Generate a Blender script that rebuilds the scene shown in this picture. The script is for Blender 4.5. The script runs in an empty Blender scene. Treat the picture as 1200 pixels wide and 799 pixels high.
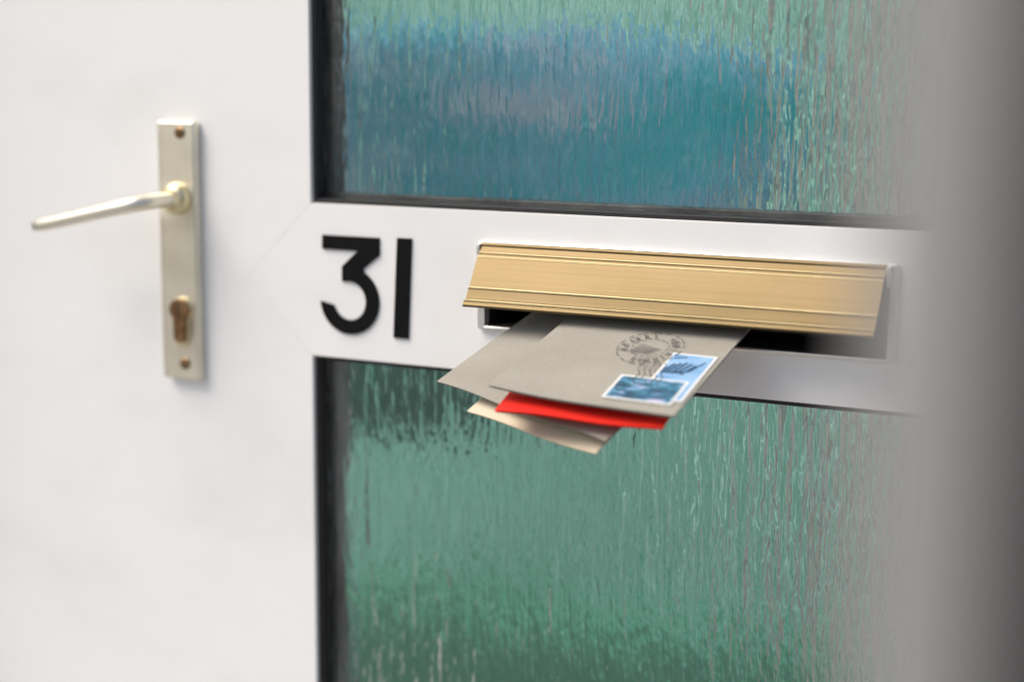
import bpy, bmesh, math, random
from mathutils import Matrix, Vector, noise
random.seed(31)
R = math.radians
sc = bpy.context.scene
COL = sc.collection
OX, OZ = 0.5, 1.25          # the door plane is y = 0; measurements below are relative to the lens foot (0.5, ., 1.25)

# ------------------------------------------------------------------ camera
cd = bpy.data.cameras.new('camera')
cam = bpy.data.objects.new('camera', cd); COL.objects.link(cam); sc.camera = cam
rot = Matrix(((0.8937175, -0.07774053, 0.44184323),
              (0.44855947, 0.13735864, -0.88313476),
              (0.00796437, 0.98746596, 0.15763107)))
cam.matrix_world = Matrix.Translation((OX, -1.0, OZ)) @ rot.to_4x4()
cd.lens = 55.5; cd.sensor_width = 36.0; cd.sensor_fit = 'HORIZONTAL'
cd.clip_start = 0.02; cd.clip_end = 500.0
cd.dof.use_dof = True; cd.dof.focus_distance = 1.07; cd.dof.aperture_fstop = 2.05

# ------------------------------------------------------------------ sky and sun (bright overcast)
SUN_EL, SUN_AZ = 54.0, 230.0      # azimuth clockwise from +Y
w = bpy.data.worlds.new('World'); sc.world = w; w.use_nodes = True
nt = w.node_tree
sky = nt.nodes.new('ShaderNodeTexSky'); sky.sky_type = 'NISHITA'; sky.sun_disc = False
sky.sun_elevation = R(SUN_EL); sky.sun_rotation = R(SUN_AZ)
sky.air_density = 1.0; sky.dust_density = 4.0; sky.ozone_density = 0.6
bg = nt.nodes['Background']; bg.inputs['Strength'].default_value = 0.095
nt.links.new(sky.outputs['Color'], bg.inputs['Color'])
sl = bpy.data.lights.new('sun', 'SUN'); sl.energy = 1.4; sl.angle = R(40); sl.color = (1.0, 0.95, 0.865)
sun = bpy.data.objects.new('sun', sl); COL.objects.link(sun)
az, el = R(SUN_AZ), R(SUN_EL)
sd = Vector((math.sin(az)*math.cos(el), math.cos(az)*math.cos(el), math.sin(el)))
sun.location = sd*6 + Vector((0, 0, 1)); sun.rotation_euler = sd.to_track_quat('Z', 'Y').to_euler()
vs = sc.view_settings
vs.view_transform = 'Standard'; vs.look = 'None'; vs.gamma = 1.0; vs.use_curve_mapping = False
vs.exposure = 0.84
sc.render.engine = 'CYCLES'
sc.cycles.max_bounces = 14; sc.cycles.transmission_bounces = 10; sc.cycles.glossy_bounces = 6
sc.cycles.caustics_refractive = True; sc.cycles.caustics_reflective = True

# ------------------------------------------------------------------ materials
def mat(name, base, rough=0.5, metal=0.0, **kw):
    m = bpy.data.materials.new(name); m.use_nodes = True
    b = m.node_tree.nodes['Principled BSDF']
    b.inputs['Base Color'].default_value = (*base, 1); b.inputs['Roughness'].default_value = rough
    b.inputs['Metallic'].default_value = metal
    for k, v in kw.items(): b.inputs[k.replace('_', ' ')].default_value = v
    return m, m.node_tree, b
def coords(t, scale, loc=(0, 0, 0)):
    tc = t.nodes.new('ShaderNodeTexCoord'); mp = t.nodes.new('ShaderNodeMapping')
    mp.inputs['Scale'].default_value = scale; mp.inputs['Location'].default_value = loc
    t.links.new(tc.outputs['Object'], mp.inputs['Vector']); return mp.outputs['Vector']
def nz(t, vec, scale=1.0, detail=3.0, rough=0.5, dist=0.0):
    n = t.nodes.new('ShaderNodeTexNoise'); n.inputs['Scale'].default_value = scale
    n.inputs['Detail'].default_value = detail; n.inputs['Roughness'].default_value = rough
    n.inputs['Distortion'].default_value = dist
    t.links.new(vec, n.inputs['Vector']); return n.outputs['Fac']
def ramp(t, fac, stops):
    r = t.nodes.new('ShaderNodeValToRGB'); e = r.color_ramp.elements
    while len(e) < len(stops): e.new(0.5)
    for q, (p, c) in zip(e, stops): q.position = p; q.color = (*c, 1)
    t.links.new(fac, r.inputs['Fac']); return r.outputs['Color']
def bump(t, b, h, strength, dist):
    n = t.nodes.new('ShaderNodeBump'); n.inputs['Strength'].default_value = strength
    n.inputs['Distance'].default_value = dist
    t.links.new(h, n.inputs['Height']); t.links.new(n.outputs['Normal'], b.inputs['Normal']); return n
def math_node(t, op, a, b_):
    n = t.nodes.new('ShaderNodeMath'); n.operation = op
    for i, v in enumerate((a, b_)):
        if isinstance(v, (int, float)): n.inputs[i].default_value = v
        else: t.links.new(v, n.inputs[i])
    return n.outputs[0]
M = {}
# white moulded door profile: faint orange-peel, faint grime
m, t, b = mat('white_profile', (0.82, 0.815, 0.80), 0.38); M['white'] = m
g = nz(t, coords(t, (5, 5, 9)), 1.0, 6, 0.62)
t.links.new(ramp(t, g, [(0.30, (0.765, 0.757, 0.735)), (0.52, (0.82, 0.815, 0.80)), (0.8, (0.84, 0.835, 0.82))]), b.inputs['Base Color'])
bump(t, b, nz(t, coords(t, (90, 90, 90)), 1.0, 3), 0.10, 0.0012)
t.links.new(math_node(t, 'MULTIPLY_ADD', g, 0.25), b.inputs['Roughness']); t.nodes[-1].inputs[2].default_value = 0.26
# black rubber
m, t, b = mat('black_rubber', (0.008, 0.008, 0.009), 0.55); M['rubber'] = m
bump(t, b, nz(t, coords(t, (300, 300, 40)), 1.0, 3), 0.2, 0.0006)
# spacer bar
m, t, b = mat('spacer_metal', (0.10, 0.10, 0.095), 0.45, 0.4); M['spacer'] = m
t.links.new(ramp(t, nz(t, coords(t, (14, 14, 9)), 1.0, 4), [(0.3, (0.05, 0.051, 0.049)), (0.70, (0.26, 0.26, 0.25))]), b.inputs['Base Color'])
# black number plastic
m, t, b = mat('black_plastic', (0.004, 0.004, 0.005), 0.55); M['black'] = m; b.inputs['Specular IOR Level'].default_value = 0.12
t.links.new(ramp(t, nz(t, coords(t, (60, 60, 60)), 1.0, 5), [(0.3, (0.0025, 0.0025, 0.003)), (0.75, (0.006, 0.006, 0.007))]), b.inputs['Base Color'])
# gold anodised aluminium, brushed lengthways
def anodised(name, c0, c1, rough, axis):
    m, t, b = mat(name, c1, rough, 1.0)
    s = (3, 500, 500) if axis == 'x' else (500, 500, 3)
    br = nz(t, coords(t, s), 1.0, 4, 0.6)
    cl = nz(t, coords(t, (11, 11, 30), (3, 1, 2)), 1.0, 4, 0.6)
    mx = math_node(t, 'MULTIPLY_ADD', br, 0.45); t.nodes[-1].inputs[2].default_value = 0.0
    mix = math_node(t, 'ADD', mx, math_node(t, 'MULTIPLY', cl, 0.55))
    t.links.new(ramp(t, mix, [(0.32, c0), (0.66, c1)]), b.inputs['Base Color'])
    rr = math_node(t, 'MULTIPLY_ADD', mix, 0.30); t.nodes[-1].inputs[2].default_value = rough - 0.13
    t.links.new(rr, b.inputs['Roughness'])
    bump(t, b, br, 0.16, 0.0004)
    return m
M['gold'] = anodised('gold_anodised', (0.086, 0.066, 0.033), (0.160, 0.118, 0.066), 0.40, 'x')
M['bead'] = anodised('gold_bead_highlight', (0.34, 0.27, 0.14), (0.52, 0.43, 0.26), 0.34, 'x')  # paler than the flap's gold: ridge highlights put into the colour
M['champagne'] = anodised('champagne_anodised', (0.74, 0.69, 0.56), (0.88, 0.84, 0.72), 0.36, 'z')
M['pale_gold'] = anodised('pale_gold_anodised', (0.66, 0.58, 0.36), (0.78, 0.70, 0.46), 0.34, 'z')
M['silver'] = anodised('satin_aluminium', (0.66, 0.65, 0.62), (0.80, 0.79, 0.77), 0.36, 'x')
m, t, b = mat('brown_brass', (0.30, 0.17, 0.085), 0.38, 1.0); M['brass'] = m
t.links.new(ramp(t, nz(t, coords(t, (120, 120, 120)), 1.0, 5), [(0.3, (0.16, 0.085, 0.04)), (0.7, (0.40, 0.25, 0.13))]), b.inputs['Base Color'])
m, t, b = mat('dark_sleeve', (0.018, 0.017, 0.016), 0.6); M['sleeve'] = m
bump(t, b, nz(t, coords(t, (80, 80, 80)), 1.0, 3), 0.2, 0.001)
# papers
def paper(name, c0, c1, rough=0.75, fib=0.25):
    m, t, b = mat(name, c1, rough)
    b.inputs['Specular IOR Level'].default_value = 0.25
    a = nz(t, coords(t, (700, 380, 700)), 1.0, 4, 0.65)
    c = nz(t, coords(t, (16, 22, 16)), 1.0, 4, 0.55)
    mx = math_node(t, 'ADD', math_node(t, 'MULTIPLY', a, 0.45), math_node(t, 'MULTIPLY', c, 0.55))
    t.links.new(ramp(t, mx, [(0.33, c0), (0.66, c1)]), b.inputs['Base Color'])
    bump(t, b, mx, fib, 0.0008)
    return m
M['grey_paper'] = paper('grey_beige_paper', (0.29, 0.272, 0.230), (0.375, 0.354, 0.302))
M['pale_paper'] = paper('pale_grey_paper', (0.34, 0.335, 0.31), (0.43, 0.425, 0.395))
M['white_paper'] = paper('off_white_paper', (0.46, 0.455, 0.43), (0.56, 0.555, 0.53))
M['cream_paper'] = paper('cream_paper', (0.60, 0.52, 0.38), (0.72, 0.64, 0.49))
M['red_paper'] = paper('red_paper', (0.70, 0.016, 0.010), (0.83, 0.035, 0.018), 0.6, 0.15)
M['stamp_paper'] = paper('stamp_paper', (0.70, 0.70, 0.68), (0.80, 0.80, 0.78))
m, t, b = mat('postmark_ink', (0.035, 0.035, 0.045), 0.8); M['ink'] = m
t.links.new(ramp(t, nz(t, coords(t, (900, 900, 900)), 1.0, 3), [(0.35, (0.02, 0.02, 0.028)), (0.70, (0.20, 0.195, 0.18))]), b.inputs['Base Color'])
m, t, b = mat('sea_print', (0.05, 0.2, 0.35), 0.5); M['sea'] = m
v = coords(t, (75, 190, 0), (0.3, 0, 0))
t.links.new(ramp(t, nz(t, v, 1.0, 4, 0.55, 0.6), [(0.36, (0.006, 0.035, 0.075)), (0.46, (0.012, 0.13, 0.20)), (0.54, (0.09, 0.26, 0.42)), (0.66, (0.46, 0.42, 0.60))]), b.inputs['Base Color'])
m, t, b = mat('sky_print', (0.33, 0.55, 0.78), 0.5); M['skyprint'] = m
t.links.new(ramp(t, nz(t, coords(t, (50, 70, 0)), 1.0, 3), [(0.35, (0.16, 0.33, 0.56)), (0.7, (0.34, 0.52, 0.72))]), b.inputs['Base Color'])
m, t, b = mat('navy_print', (0.012, 0.06, 0.14), 0.5); M['navy'] = m
t.links.new(ramp(t, nz(t, coords(t, (300, 300, 0)), 1.0, 3), [(0.35, (0.008, 0.04, 0.09)), (0.7, (0.02, 0.11, 0.22))]), b.inputs['Base Color'])
# textured obscure glass: long vertical ripples
m, t, b = mat('rippled_glass', (0.985, 1.0, 0.995), 0.115); M['glass'] = m
b.inputs['Transmission Weight'].default_value = 1.0; b.inputs['IOR'].default_value = 1.5
h1 = nz(t, coords(t, (140, 60, 22)), 1.0, 2.0, 0.5, 0.25)
h2 = nz(t, coords(t, (60, 40, 6), (5, 0, 2)), 1.0, 2.0, 0.5, 0.3)
h3 = nz(t, coords(t, (260, 90, 105), (1, 4, 7)), 1.0, 1.0)
h = math_node(t, 'ADD', math_node(t, 'ADD', math_node(t, 'MULTIPLY', h1, 0.55), math_node(t, 'MULTIPLY', h2, 0.75)), math_node(t, 'MULTIPLY', h3, 0.10))
bump(t, b, h, 1.0, 0.0040)
# behind the glass
def sheer(name, c0, c1, sc_):
    m, t, b = mat(name, c1, 0.9); col = ramp(t, nz(t, coords(t, sc_), 1.0, 4), [(0.35, c0), (0.65, c1)])
    b.inputs['Specular IOR Level'].default_value = 0.1
    t.links.new(col, b.inputs['Base Color'])
    tr = t.nodes.new('ShaderNodeBsdfTranslucent'); t.links.new(col, tr.inputs['Color'])
    mx = t.nodes.new('ShaderNodeMixShader'); mx.inputs[0].default_value = 0.12
    t.links.new(b.outputs[0], mx.inputs[1]); t.links.new(tr.outputs[0], mx.inputs[2])
    t.links.new(mx.outputs[0], t.nodes['Material Output'].inputs['Surface'])
    return m
M['green'] = sheer('green_fabric', (0.24, 0.55, 0.45), (0.58, 0.92, 0.81), (6, 6, 1.0))
M['net'] = sheer('grey_net_fabric', (0.42, 0.46, 0.42), (0.60, 0.62, 0.58), (11, 11, 1.4))
m, t, b = mat('blue_fabric', (0.05, 0.22, 0.34), 0.9); M['blue'] = m
t.links.new(ramp(t, nz(t, coords(t, (9, 9, 16), (2, 0, 0)), 1.0, 6, 0.7), [(0.40, (0.06, 0.66, 0.72)), (0.52, (0.30, 0.70, 0.90)), (0.60, (0.72, 0.85, 0.95))]), b.inputs['Base Color'])
m, t, b = mat('dark_green_fabric', (0.05, 0.16, 0.11), 0.9); M['dark_green'] = m
t.links.new(ramp(t, nz(t, coords(t, (9, 9, 6)), 1.0, 4), [(0.35, (0.02, 0.15, 0.095)), (0.65, (0.06, 0.27, 0.19))]), b.inputs['Base Color'])
m, t, b = mat('hall_plaster', (0.55, 0.54, 0.53), 0.9); M['hall'] = m
bump(t, b, nz(t, coords(t, (40, 40, 40)), 1.0, 5), 0.3, 0.003)
m, t, b = mat('dark_render', (0.045, 0.044, 0.043), 0.9); M['dark'] = m
t.links.new(ramp(t, nz(t, coords(t, (14, 14, 14)), 1.0, 6), [(0.3, (0.034, 0.034, 0.034)), (0.7, (0.066, 0.065, 0.063))]), b.inputs['Base Color'])
bump(t, b, nz(t, coords(t, (160, 160, 160)), 1.0, 5), 0.6, 0.003)
m, t, b = mat('lit_edge_paint', (0.285, 0.28, 0.272), 0.7); M['strip'] = m
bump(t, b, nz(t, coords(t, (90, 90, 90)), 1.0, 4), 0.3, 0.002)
m, t, b = mat('wall_render', (0.42, 0.41, 0.40), 0.9); M['wall'] = m
bump(t, b, nz(t, coords(t, (120, 120, 120)), 1.0, 5), 0.6, 0.004)
m, t, b = mat('paving', (0.30, 0.295, 0.28), 0.9); M['paving'] = m
t.links.new(ramp(t, nz(t, coords(t, (3, 3, 3)), 1.0, 7, 0.65), [(0.3, (0.22, 0.215, 0.205)), (0.7, (0.36, 0.355, 0.34))]), b.inputs['Base Color'])
bump(t, b, nz(t, coords(t, (90, 90, 90)), 1.0, 5), 0.5, 0.004)

# ------------------------------------------------------------------ helpers
def smooth(me, ang=35):
    bm = bmesh.new(); bm.from_mesh(me)
    for e in bm.edges:
        if len(e.link_faces) == 2: e.smooth = e.calc_face_angle(0) < R(ang)
    for f in bm.faces: f.smooth = True
    bm.to_mesh(me); bm.free()
def thing(name, label, cat, loc, group=None):
    o = bpy.data.objects.new(name, None); COL.objects.link(o); o.location = loc
    o.empty_display_size = 0.05
    o['label'] = label; o['category'] = cat
    if group: o['group'] = group
    return o
def base(o):
    v = Vector((0, 0, 0))
    while o: v += o.location; o = o.parent
    return v
def link(name, me, material, parent=None, kind=None):
    """me is in world coordinates"""
    me.materials.clear(); me.materials.append(M[material])
    o = bpy.data.objects.new(name, me); COL.objects.link(o)
    if parent is not None: o.parent = parent; o.location = -base(parent)
    if kind: o['kind'] = kind
    return o
def W(p): return (p[0]+OX, p[1], p[2]+OZ)
def mesh(name, verts, faces, material, parent=None, kind=None, bev=0.0, seg=2, ang=35):
    me = bpy.data.meshes.new(name); me.from_pydata([W(v) for v in verts], [], faces); me.update()
    bm = bmesh.new(); bm.from_mesh(me)
    bmesh.ops.recalc_face_normals(bm, faces=bm.faces)
    if bev: bmesh.ops.bevel(bm, geom=[e for e in bm.edges if len(e.link_faces) == 2 and e.calc_face_angle(0) > R(25)], offset=bev, segments=seg, affect='EDGES', profile=0.5, clamp_overlap=True)
    bm.to_mesh(me); bm.free(); smooth(me, ang)
    return link(name, me, material, parent, kind)
def box(name, x0, x1, y0, y1, z0, z1, material, parent=None, kind=None, bev=0.0, seg=2):
    v = [(x, y, z) for x in (x0, x1) for y in (y0, y1) for z in (z0, z1)]
    f = [(0, 1, 3, 2), (4, 6, 7, 5), (0, 4, 5, 1), (2, 3, 7, 6), (0, 2, 6, 4), (1, 5, 7, 3)]
    return mesh(name, v, f, material, parent, kind, bev, seg)
def shape(name, loops, y0, y1, material, parent=None, bev=0.001, res=3, kind=None):
    """flat outline(s) in the door plane (x, z), later ones are holes, given thickness from y0 (front) to y1 with rounded rims"""
    cu = bpy.data.curves.new(name, 'CURVE'); cu.dimensions = '2D'; cu.fill_mode = 'BOTH'
    for lp in loops:
        s = cu.splines.new('POLY'); s.points.add(len(lp)-1); s.use_cyclic_u = True
        for p, q in zip(s.points, lp): p.co = (q[0], q[1], 0, 1)
    cu.extrude = (y1-y0)/2 - bev; cu.bevel_depth = bev; cu.bevel_resolution = res; cu.offset = -bev
    tmp = bpy.data.objects.new('tmp', cu); COL.objects.link(tmp)
    dg = bpy.context.evaluated_depsgraph_get()
    me = bpy.data.meshes.new_from_object(tmp.evaluated_get(dg)); me.name = name
    bpy.data.objects.remove(tmp); bpy.data.curves.remove(cu)
    bm = bmesh.new(); bm.from_mesh(me)
    bmesh.ops.remove_doubles(bm, verts=bm.verts, dist=1e-6)
    for v in bm.verts: v.co = Vector(W((v.co.x, (y0+y1)/2 - v.co.z, v.co.y)))
    bmesh.ops.recalc_face_normals(bm, faces=bm.faces)
    bm.to_mesh(me); bm.free(); smooth(me, 40)
    for f in me.polygons:
        if abs(f.normal.y) > 0.999: f.use_smooth = False
    return link(name, me, material, parent, kind)
def rect(x0, x1, z0, z1): return [(x0, z0), (x1, z0), (x1, z1), (x0, z1)]
def rrect(x0, x1, z0, z1, r, n=6):
    out = []
    for cx, cz, a0 in ((x1-r, z0+r, -90), (x1-r, z1-r, 0), (x0+r, z1-r, 90), (x0+r, z0+r, 180)):
        for i in range(n+1):
            a = R(a0 + 90*i/n); out.append((cx + r*math.cos(a), cz + r*math.sin(a)))
    return out
def arc(cx, cz, rx, rz, a0, a1, n=14):
    return [(cx + rx*math.cos(R(a0+(a1-a0)*i/n)), cz + rz*math.sin(R(a0+(a1-a0)*i/n))) for i in range(n+1)]
def tube(name, path, radii, material, parent, flat=1.0, n=20):
    """round bar along a path (x,y,z); flat squashes it in z"""
    vs_, fs = [], []
    P = [Vector(p) for p in path]
    for i, p in enumerate(P):
        d = (P[min(i+1, len(P)-1)] - P[max(i-1, 0)]).normalized()
        up = Vector((0, 0, 1)); s = d.cross(up).normalized(); u = s.cross(d).normalized()
        for k in range(n):
            a = 2*math.pi*k/n
            vs_.append(p + s*math.cos(a)*radii[i] + u*math.sin(a)*radii[i]*flat)
    for i in range(len(P)-1):
        for k in range(n):
            fs.append((i*n+k, i*n+(k+1) % n, (i+1)*n+(k+1) % n, (i+1)*n+k))
    fs.append(tuple(range(n))); fs.append(tuple(range((len(P)-1)*n, len(P)*n)))
    return mesh(name, vs_, fs, material, parent, ang=50)
def lathe_y(name, cx, cz, prof, material, parent, n=28):
    """turned about an axis normal to the door: prof = [(y, radius)]"""
    vs_, fs = [], []
    for y, r in prof:
        for k in range(n):
            a = 2*math.pi*k/n; vs_.append((cx + r*math.cos(a), y, cz + r*math.sin(a)))
    for i in range(len(prof)-1):
        for k in range(n): fs.append((i*n+k, i*n+(k+1) % n, (i+1)*n+(k+1) % n, (i+1)*n+k))
    fs.append(tuple(range(n))); fs.append(tuple(range((len(prof)-1)*n, len(prof)*n)))
    return mesh(name, vs_, fs, material, parent, ang=40)

# ------------------------------------------------------------------ setting
DL, DR = -1.035, -0.075            # door leaf left and right edges
GL, GR = -0.6715, -0.205           # glass opening
RT, RB = -0.0865, -0.2030          # middle rail top and bottom
ZB, ZT = -1.235, 0.80              # door bottom and top
PT, PB = 0.66, -1.06               # panes' outer ends
box('ground', -8, 8, -8, 6, -1.45, -1.25, 'paving', kind='structure')
shape('house_wall', [[(-3.0, -1.25), (-1.115, -1.25), (-1.115, 0.87), (0.005, 0.87), (0.005, -1.25), (2.2, -1.25), (2.2, 1.0), (-3.0, 1.0)]], -0.06, 0.16, 'wall', bev=0.004, kind='structure')
fr = shape('door_frame', [[(-1.113, -1.249), (-1.041, -1.249), (-1.041, 0.806), (-0.069, 0.806), (-0.069, -1.249), (0.003, -1.249), (0.003, 0.868), (-1.113, 0.868)]], -0.012, 0.055, 'white', bev=0.003)
fr['label'] = 'white moulded door frame surrounding the white glazed door'; fr['category'] = 'door frame'
po = thing('porch_post', 'slim dark porch post with lit edge painted as a pale strip, blurred in front of the door', 'post', W((-0.0225, -0.725, -1.25)))
box('post_core', -0.0385, 0.0050, -0.760, -0.690, -1.25, 1.1, 'dark', po, bev=0.004)
box('lit_edge_strip', -0.0600, -0.0388, -0.757, -0.693, -1.25, 1.1, 'strip', po, bev=0.003)  # the post's lit edge, put into colour as a paler strip beside the core

# ------------------------------------------------------------------ door
door = thing('door', 'white glazed front door with textured panes, number 31, letter plate and lever handle', 'door', W((-0.555, 0.025, ZB)))
VZ = (RT+RB)/2; VD = (RT-RB)/2
FY, BY = 0.0, 0.052
g = 0.00002
shape('stile', [[(DL, ZB), (GL-g, ZB), (GL-g, RB), (GL-g-VD, VZ), (GL-g, RT), (GL-g, ZT), (DL, ZT)]], FY, BY, 'white', door, bev=0.0003, res=1)
shape('stile', [[(GR+g, ZB), (DR, ZB), (DR, ZT), (GR+g, ZT), (GR+g, RT), (GR+g+VD, VZ), (GR+g, RB)]], FY, BY, 'white', door, bev=0.0003, res=1)
HX0, HX1, HZ0, HZ1 = -0.5195, -0.2325, -0.1685, -0.1115      # letter slot hole
shape('rail', [[(GL, RB), (GR, RB), (GR+VD, VZ), (GR, RT), (GL, RT), (GL-VD, VZ)], rect(HX0, HX1, HZ0, HZ1)], FY, BY, 'white', door, bev=0.0003, res=1)
box('rail', GL, GR, FY, BY, PT, ZT, 'white', door, bev=0.0016)
box('rail', GL, GR, FY, BY, ZB, PB, 'white', door, bev=0.0016)
for z0, z1, nm in ((RT, PT, 'upper'), (PB, RB, 'lower')):
    p = box('glass_pane', GL+0.0006, GR-0.0006, 0.016, 0.021, z0+0.0006, z1-0.0006, 'glass', door)
    gk = 0.0034
    shape('gasket', [rect(GL+0.0002, GR-0.0002, z0+0.0002, z1-0.0002), rect(GL+gk, GR-gk, z0+gk, z1-gk)], 0.0035, 0.0162, 'rubber', p, bev=0.0008)
    shape('spacer_bar', [rect(GL+0.001, GR-0.001, z0+0.001, z1-0.001), rect(GL+0.0085, GR-0.0085, z0+0.007, z1-0.007)], 0.022, 0.038, 'spacer', p, bev=0.001)

# house number: flat black stick-on digits
three = [(-.6606, -.1099), (-.6105, -.1099), (-.6105, -.1228), (-.6248, -.1338)] + \
        arc(-.6368, -.1585, .0258, .0254, 61, -176, 26) + [(-.6510, -.1626)] + \
        arc(-.6368, -.1585, .0145, .0147, -162, 90, 22)[1:] + [(-.6432, -.1441), (-.6432, -.1327), (-.6290, -.1204), (-.6607, -.1204)]
shape('digit_three', [three], -0.0018, 0.0003, 'black', door, bev=0.0003, res=2)
shape('digit_one', [[(-.5950, -.1091), (-.5828, -.1090), (-.5857, -.1835), (-.5984, -.1835)]], -0.0018, 0.0003, 'black', door, bev=0.0003, res=2)

# letter plate: thin frame, dark sleeve, sprung flap propped open by the post
lp = shape('letter_plate', [rrect(-0.5265, -0.2262, -0.1712, -0.1075, 0.002, 3), rect(HX0-0.0008, HX1+0.0008, HZ0, HZ1)], -0.0045, 0.0008, 'silver', door, bev=0.0011)
shape('inner_sleeve', [rect(HX0+0.0001, HX1-0.0001, HZ0-0.0002, HZ1-0.0001), rect(HX0+0.0012, HX1-0.0012, HZ0+0.0002, HZ1-0.0012)], -0.0015, 0.060, 'sleeve', lp, bev=0.0002, res=1)
box('draught_brush', HX0-0.004, HX1+0.004, 0.0595, 0.0655, HZ0-0.004, HZ1+0.004, 'sleeve', lp)
def flap():
    th = R(32); L = 0.0508; hy, hz = -0.0045, -0.1092
    # (distance down the flap, outward offset): hinge roll, band, bead, field, bead, band, kicked-out lip
    front = [(-.0008, -.0012), (-.0012, .0004), (0, .0013), (.0014, .0015), (.0026, .0008), (.0070, .0008), (.0076, .0014), (.0082, .0016), (.0088, .0012), (.0096, .0012),
             (.0104, .0013), (.0110, .0021), (.0117, .0021), (.0340, .0017), (.0349, .0017), (.0354, .0024), (.0360, .0026), (.0367, .0023), (.0376, .0022), (.0440, .0019), (.0452, .0024),
             (.0466, .0034), (.0482, .0041), (.0500, .0042), (.0508, .0038)]
    back = [(.0510, .0024), (.0496, .0016), (.0480, .0003), (.0464, -.0008), (.0440, -.0012), (.0100, -.0012), (.0010, -.0014)]
    prof = front + back
    xs = [-0.5222 + (0.2888)*i/24 for i in range(25)]
    vs_, fs = [], []; n = len(prof)
    for x in xs:
        for s, o in prof:
            vs_.append((x, hy - s*math.sin(th) - o*math.cos(th), hz - s*math.cos(th) + o*math.sin(th)))
    for i in range(len(xs)-1):
        for k in range(n): fs.append((i*n+k, i*n+(k+1) % n, (i+1)*n+(k+1) % n, (i+1)*n+k))
    fs.append(tuple(range(n))); fs.append(tuple(range((len(xs)-1)*n, len(xs)*n)))
    return mesh('flap', vs_, fs, 'gold', lp, ang=24)
flap()
def bead(s_, o, r):
    th = R(32); y = -0.0045 - s_*math.sin(th) - o*math.cos(th); z = -0.1092 - s_*math.cos(th) + o*math.sin(th)
    tube('bead', [(-0.5220 + 0.2884*i/12, y, z) for i in range(13)], [r]*13, 'bead', lp, n=10)
bead(.0079, .0015, .00050); bead(.0113, .0019, .00055); bead(.0357, .0022, .00062); bead(.0455, .0026, .00050)  # pale bars added along the flap ridges as painted highlights
for x0, x1 in ((-0.5252, -0.5224), (-0.2332, -0.2300)):
    mesh('hinge_cheek', [(x, y, z) for x in (x0, x1) for y, z in ((-0.0035, -0.1085), (-0.0088, -0.1095), (-0.0085, -0.1150), (-0.0035, -0.1230))],
         [(0, 1, 2, 3), (4, 7, 6, 5), (0, 4, 5, 1), (1, 5, 6, 2), (2, 6, 7, 3), (3, 7, 4, 0)], 'silver', lp, bev=0.0005)

# lever handle on a long backplate
hp = shape('handle_plate', [rrect(-0.8098, -0.7735, -0.2312, -0.0268, 0.0028, 4)], -0.0085, 0.0005, 'champagne', door, bev=0.0022, res=4)
for z in (-0.0358, -0.2180):
    s = lathe_y('screw', -0.7868, z, [(-0.0070, 0.0046), (-0.0094, 0.0046), (-0.0102, 0.0036), (-0.0103, 0.0)][:3], 'brass', hp, 20)
    box('screw_slot', -0.7868-0.0005, -0.7868+0.0005, -0.0106, -0.0100, z-0.0032, z+0.0032, 'sleeve', s)
lathe_y('collar', -0.7900, -0.0870, [(-0.006, 0.0125), (-0.013, 0.0125), (-0.0165, 0.0110), (-0.018, 0.0085), (-0.022, 0.0078)], 'pale_gold', hp)
lev = [(-.7900, -.016, -.0870), (-.7900, -.030, -.0872), (-.7902, -.042, -.0876), (-.7925, -.0515, -.0884), (-.7985, -.0568, -.0900), (-.8080, -.0585, -.0922),
       (-.8250, -.0585, -.0958), (-.8450, -.0578, -.1000), (-.8650, -.0568, -.1042), (-.8830, -.0562, -.1078), (-.8925, -.0560, -.1096), (-.8950, -.0560, -.1101)]
tube('lever', lev, [.0078, .0076, .0078, .0080, .0080, .0078, .0074, .0072, .0072, .0070, .0056, .0026], 'champagne', hp, flat=0.78)
def euro(cx, cz, k=1.0):
    return arc(cx, cz, .0086*k, .0086*k, -54, 234, 26) + [(cx-.0050*k, cz-.0190*k)] + arc(cx, cz-.0210*k, .0050*k, .0050*k, 200, 340, 8) + [(cx+.0050*k, cz-.0190*k)]
shape('escutcheon', [euro(-.7880, -.1745, 1.16)], -0.0105, -0.006, 'pale_gold', hp, bev=0.0006)
kc = shape('key_cylinder', [euro(-.7880, -.1745)], -0.0150, -0.006, 'brass', hp, bev=0.0005)
box('keyhole', -.7880-.0007, -.7880+.0007, -0.0154, -0.0148, -.1745-.0048, -.1745+.0048, 'sleeve', kc)

# ------------------------------------------------------------------ post
class Sheet:
    """flat envelope sticking out of the slot: corner (x,y) on its outer edge, turned by phi, sloping down outwards"""
    def __init__(s, corner, phi, width, length, z0, slope, bow=0.0, side='r', wave=0.0009, curl=0.0012):
        a = R(phi); s.u = Vector((math.cos(a), math.sin(a))); s.v = Vector((-math.sin(a), math.cos(a)))
        c = Vector(corner); s.o = c if side == 'l' else c - s.u*width
        s.curl = curl
        s.w, s.l, s.z0, s.k, s.bow, s.wave = width, length, z0, slope, bow, wave
    def at(s, a, b, up=0.0):
        p = s.o + s.u*a + s.v*b
        z = s.z0 + s.k*p.y + s.bow*4*(a/s.w)*(1-a/s.w) + s.wave*math.sin(a*61+b*17)*min(1, max(0, (0.09-b)/0.05))
        z += s.curl*max(0, (0.065-a)/0.065)**2*max(0, 1-b/0.09)
        n = Vector((0, -s.k, 1)).normalized()
        return Vector((p.x, p.y, z)) + n*up
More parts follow.
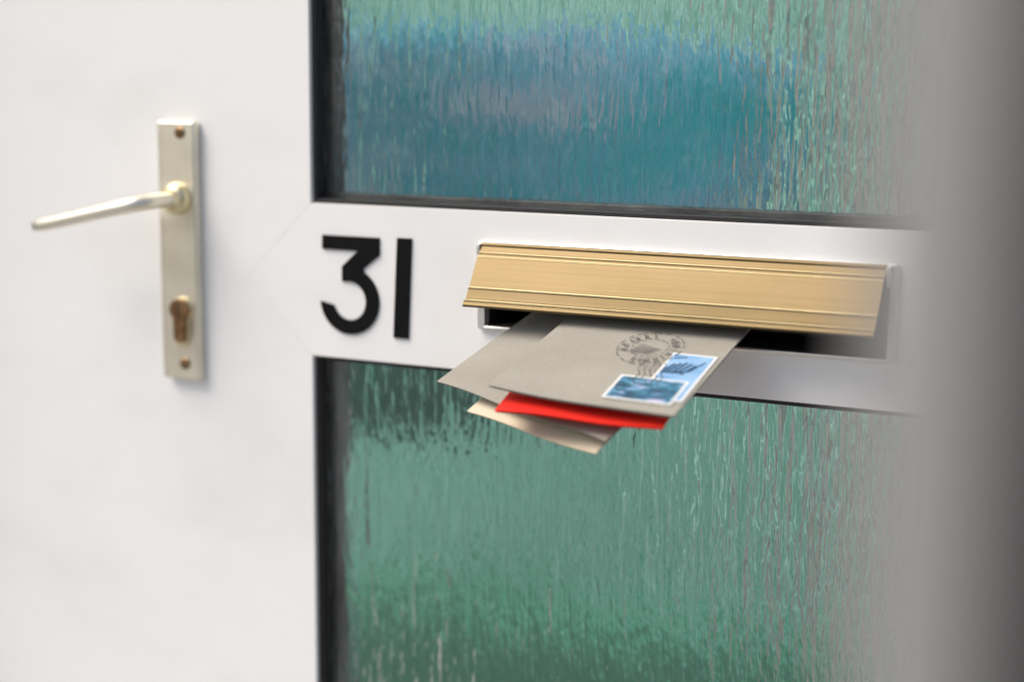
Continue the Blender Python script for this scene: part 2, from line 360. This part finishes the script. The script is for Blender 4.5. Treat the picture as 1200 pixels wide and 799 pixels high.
def slab(name, sh, a0, a1, b0, b1, up0, up1, material, parent, na=18, nb=18, soft=0.0, outline=None):
    """thickness up0..up1 over a rectangle (or outline) of the sheet; the rim thins to a fold when soft"""
    vs_, fs = [], []
    for lv in (0, 1):
        for i in range(na+1):
            for j in range(nb+1):
                a = a0+(a1-a0)*i/na; b = b0+(b1-b0)*j/nb
                up = (up0, up1)[lv]
                if soft:
                    e = min(a-a0, a1-a, b-b0, b1-b); q = 1-(1-min(1, e/soft))**2
                    mid = (up0+up1)/2; up = mid + (up-mid)*(0.22+0.78*q)
                vs_.append(sh.at(a, b, up))
    N = (na+1)*(nb+1)
    idx = lambda l, i, j: l*N + i*(nb+1) + j
    for i in range(na):
        for j in range(nb):
            fs.append((idx(1, i, j), idx(1, i+1, j), idx(1, i+1, j+1), idx(1, i, j+1)))
            fs.append((idx(0, i, j), idx(0, i, j+1), idx(0, i+1, j+1), idx(0, i+1, j)))
    for i in range(na):
        fs.append((idx(0, i, 0), idx(0, i+1, 0), idx(1, i+1, 0), idx(1, i, 0)))
        fs.append((idx(0, i, nb), idx(1, i, nb), idx(1, i+1, nb), idx(0, i+1, nb)))
    for j in range(nb):
        fs.append((idx(0, 0, j), idx(1, 0, j), idx(1, 0, j+1), idx(0, 0, j+1)))
        fs.append((idx(0, na, j), idx(0, na, j+1), idx(1, na, j+1), idx(1, na, j)))
    return mesh(name, vs_, fs, material, parent, ang=50)
def ink(name, sh, strokes, up, material, parent):
    vs_, fs = [], []
    for (a0, b0, a1, b1, wd) in strokes:
        d = Vector((a1-a0, b1-b0)); n = Vector((-d.y, d.x)).normalized()*wd/2
        k = len(vs_)
        for (a, b) in ((a0+n.x, b0+n.y), (a1+n.x, b1+n.y), (a1-n.x, b1-n.y), (a0-n.x, b0-n.y)):
            vs_.append(sh.at(a, b, up))
        for (a, b) in ((a0+n.x, b0+n.y), (a1+n.x, b1+n.y), (a1-n.x, b1-n.y), (a0-n.x, b0-n.y)):
            vs_.append(sh.at(a, b, up-0.00015))
        fs += [(k, k+1, k+2, k+3), (k+7, k+6, k+5, k+4)] + [(k+i, k+4+i, k+4+(i+1) % 4, k+(i+1) % 4) for i in range(4)]
    return mesh(name, vs_, fs, material, parent)
def envelope(label, sh, thick, material, group='letters stuck in the letter plate', flapmat=None):
    c = sh.at(sh.w/2, sh.l/2)
    e = thing('envelope', label, 'envelope', W(c), group)
    slab('front_sheet', sh, 0, sh.w, 0, sh.l, -thick*0.45, 0, material, e, soft=0.006)
    slab('back_sheet', sh, 0.0004, sh.w-0.0004, 0.0005, sh.l, -thick, -thick*0.55, material, e, soft=0.006)
    return e
S4 = Sheet((-.4837, -.0991), -13, .106, .150, -.1645, .47, 0.0, 'l')
e4 = envelope('cream envelope at the bottom of the pile below the red one', S4, .0022, 'cream_paper')
S3 = Sheet((-.5140, -.0856), -16, .147, .165, -.1600, .42, 0.0008, 'l')
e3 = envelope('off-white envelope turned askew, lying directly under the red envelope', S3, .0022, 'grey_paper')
S2 = Sheet((-.3355, -.1262), 1.0, .1130, .160, -.1545, .37, 0.0008)
e2 = envelope('bright red envelope sandwiched between pale envelopes', S2, .0026, 'red_paper')
S1 = Sheet((-.3268, -.1300), -3.5, .1295, .175, -.1500, .32, 0.0, 'r', 0.0, 0.0032)
e1 = envelope('grey-beige stamped envelope on top of the pile', S1, .0026, 'grey_paper')
# stamps with perforated rims
def stamp(sh, a0, b0, wd, ht, rot, up, pm, parent):
    """perforated stamp; returns the paper part and a map from stamp to sheet coordinates"""
    ca, sa = math.cos(R(rot)), math.sin(R(rot))
    T = lambda x, y: (a0 + x*ca - y*sa, b0 + x*sa + y*ca)
    pitch = 0.0019; pts = []
    for (x0, y0, x1, y1) in ((0, 0, wd, 0), (wd, 0, wd, ht), (wd, ht, 0, ht), (0, ht, 0, 0)):
        n = int(math.hypot(x1-x0, y1-y0)/pitch); d = Vector((x1-x0, y1-y0))/n; nn = Vector((-d.y, d.x)).normalized()
        for i in range(n):
            q = Vector((x0, y0)) + d*i
            pts += [q, q + d*0.5, q + d*0.62 + nn*0.00045, q + d*0.88 + nn*0.00045]
    n = len(pts)
    vs_ = [sh.at(*T(p.x, p.y), up) for p in pts] + [sh.at(*T(p.x, p.y), up-0.0002) for p in pts]
    fs = [tuple(range(n)), tuple(range(2*n-1, n-1, -1))] + [(i, n+i, n+(i+1) % n, (i+1) % n) for i in range(n)]
    st = mesh('stamp', vs_, fs, 'stamp_paper', parent)
    m_ = 0.0019
    cs = [(m_, m_), (wd-m_, m_), (wd-m_, ht-m_), (m_, ht-m_)]
    vs_ = [sh.at(*T(*p), up+0.00012) for p in cs] + [sh.at(*T(*p), up-0.0001) for p in cs]
    mesh('print', vs_, [(0, 1, 2, 3), (7, 6, 5, 4)] + [(i, 4+i, 4+(i+1) % 4, (i+1) % 4) for i in range(4)], pm, st)
    return st, T
def local(x, y):
    d = Vector((x, y)) - S1.o; return d.dot(S1.u), d.dot(S1.v)
aB = local(-.3585, -.1140); aA = local(-.3790, -.1190)
stB, TB = stamp(S1, aB[0], aB[1], .0310, .0595, 1.5, 0.0005, 'skyprint', e1)
stA, TA = stamp(S1, aA[0], aA[1], .0465, .0300, 1.5, 0.0009, 'sea', e1)
def tstrokes(T, L): return [(*T(a, b), *T(c, d), w_) for a, b, c, d, w_ in L]
# dark motif on the tall stamp: slanting bands
ink('motif', S1, tstrokes(TB, [(.0030+.0034*k, .0325+.0008*(k % 2), .0075+.0036*k, .0475-.0012*abs(k-2), .0021) for k in range(5)] + [(.0030, .0330, .0170, .0350, .0022), (.004, .0520, .012, .0545, .0012), (.020, .036, .026, .050, .0012)]), 0.0008, 'navy', stB)
ink('motif', S1, tstrokes(TA, [(.004, .0060, .020, .0045, .0022), (.020, .0045, .042, .0085, .0030), (.026, .0110, .043, .0160, .0028), (.004, .0125, .016, .0085, .0016)]), 0.00125, 'navy', stA)
# round postmark: rings of illegible strokes and slanting cancel lines
pc = local(-.3735, -.0520); st = []
for rr, wd in ((.0218, .0005), (.0122, .0004)):
    for k in range(60):
        if math.sin(k*1.7+rr*900) > 0.55: continue          # worn, uneven ink
        a, b_ = 2*math.pi*k/60, 2*math.pi*(k+1)/60
        st.append((pc[0]+rr*math.cos(a), pc[1]+rr*math.sin(a), pc[0]+rr*math.cos(b_), pc[1]+rr*math.sin(b_), wd*random.uniform(.7, 1.5)))
for k in range(20):
    a = 2*math.pi*(k+random.uniform(-.2, .2))/20; r0, r1 = .0145+random.uniform(-.0006, .0006), .0195
    if k in (4, 5, 12, 13): continue
    t_ = (-math.sin(a), math.cos(a)); r_ = (math.cos(a), math.sin(a)); h_ = random.uniform(.0007, .0013)
    P = lambda rr, o: (pc[0]+r_[0]*rr+t_[0]*o, pc[1]+r_[1]*rr+t_[1]*o)
    st.append((*P(r0, -h_), *P(r1, -h_*random.uniform(-.3, 1.2)), .0006))
    if k % 3: st.append((*P(r0, h_), *P(r1, h_*.6), .0006))
    if k % 2: st.append((*P((r0+r1)/2, -h_), *P((r0+r1)/2, h_), .0006))
for k in range(7):
    o = -.007 + k*.0022
    st.append((pc[0]-.0050+o, pc[1]-.0085, pc[0]+.0010+o, pc[1]+.0035-.0006*k, .0006))
for k in range(5):                                          # wavy cancel lines running down over the stamps
    ox, oy = pc[0]+.002+k*.0042, pc[1]-.015-k*.0005
    for q in range(16):
        f = lambda i: (ox + .0011*math.sin(i*.85) + i*.0006, oy - i*.0021)
        if (q+k*3) % 11 == 5: continue
        st.append((*f(q), *f(q+1), .0005))
ink('postmark', S1, st, 0.0013, 'ink', e1)

# ------------------------------------------------------------------ what shows blurred behind the glass
def curtain(x0, x1, y0, material, label, ph):
    cur, cf = [], []
    nx, nzz = int((x1-x0)*190), 10
    for i in range(nx+1):
        for j in range(nzz+1):
            x = x0 + (x1-x0)*i/nx; z = -1.24 + 2.60*j/nzz
            cur.append((x, y0 + 0.028*math.sin(x*58 + ph + 0.7*math.sin(x*13)) + 0.010*math.sin(x*131+z*1.3), z))
    for i in range(nx):
        for j in range(nzz):
            k = i*(nzz+1)+j; cf.append((k, k+nzz+1, k+nzz+2, k+1))
    c = mesh('curtain', cur, cf, material, None, ang=80)
    c['label'] = label; c['category'] = 'curtain'
curtain(-3.9, -0.72, 1.7, 'green', 'green fabric blurred behind the textured panes', 0)
curtain(-0.76, 1.3, 1.79, 'net', 'pale grey fabric blurred behind the panes beside the green fabric', 2)
def soft_block(name, label, cat, c, size, material):
    bl, bf = [], []
    nu, nv = 40, 24
    sx = lambda q, e: math.copysign(abs(q)**e, q)
    for i in range(nu):
        a = 2*math.pi*i/nu
        for j in range(nv+1):
            b_ = -math.pi/2 + math.pi*j/nv
            p = Vector((sx(math.cos(b_), .35)*sx(math.cos(a), .5)*size[0], sx(math.cos(b_), .35)*sx(math.sin(a), .6)*size[1], sx(math.sin(b_), .55)*size[2]))
            p += Vector((0.02, 0.01, 0.016))*noise.noise(p*14)
            p.z += (0.02+0.2*min(0.2, max(0, c[1]-.45)))*noise.noise(Vector((p.x*9, 3, 1)))
            bl.append((p.x+c[0], p.y+c[1], p.z+c[2]))
    for i in range(nu):
        for j in range(nv):
            bf.append((i*(nv+1)+j, ((i+1) % nu)*(nv+1)+j, ((i+1) % nu)*(nv+1)+j+1, i*(nv+1)+j+1))
    o = mesh(name, bl, bf, material, None, ang=80)
    o['label'] = label; o['category'] = cat
soft_block('cushion', 'blue cloth cushion blurred behind the upper pane', 'cushion', (-.655, .35, -.038), (.235, .06, .092), 'blue')
soft_block('cushion', 'dark green cushion blurred behind the lower pane, below the number', 'cushion', (-.985, .65, -.335), (.135, .045, .085), 'dark_green')
soft_block('seat_back', 'dark green upholstered seat back blurred low behind the lower pane', 'seat', (-1.12, 1.30, -1.045), (.62, .10, .205), 'dark_green')
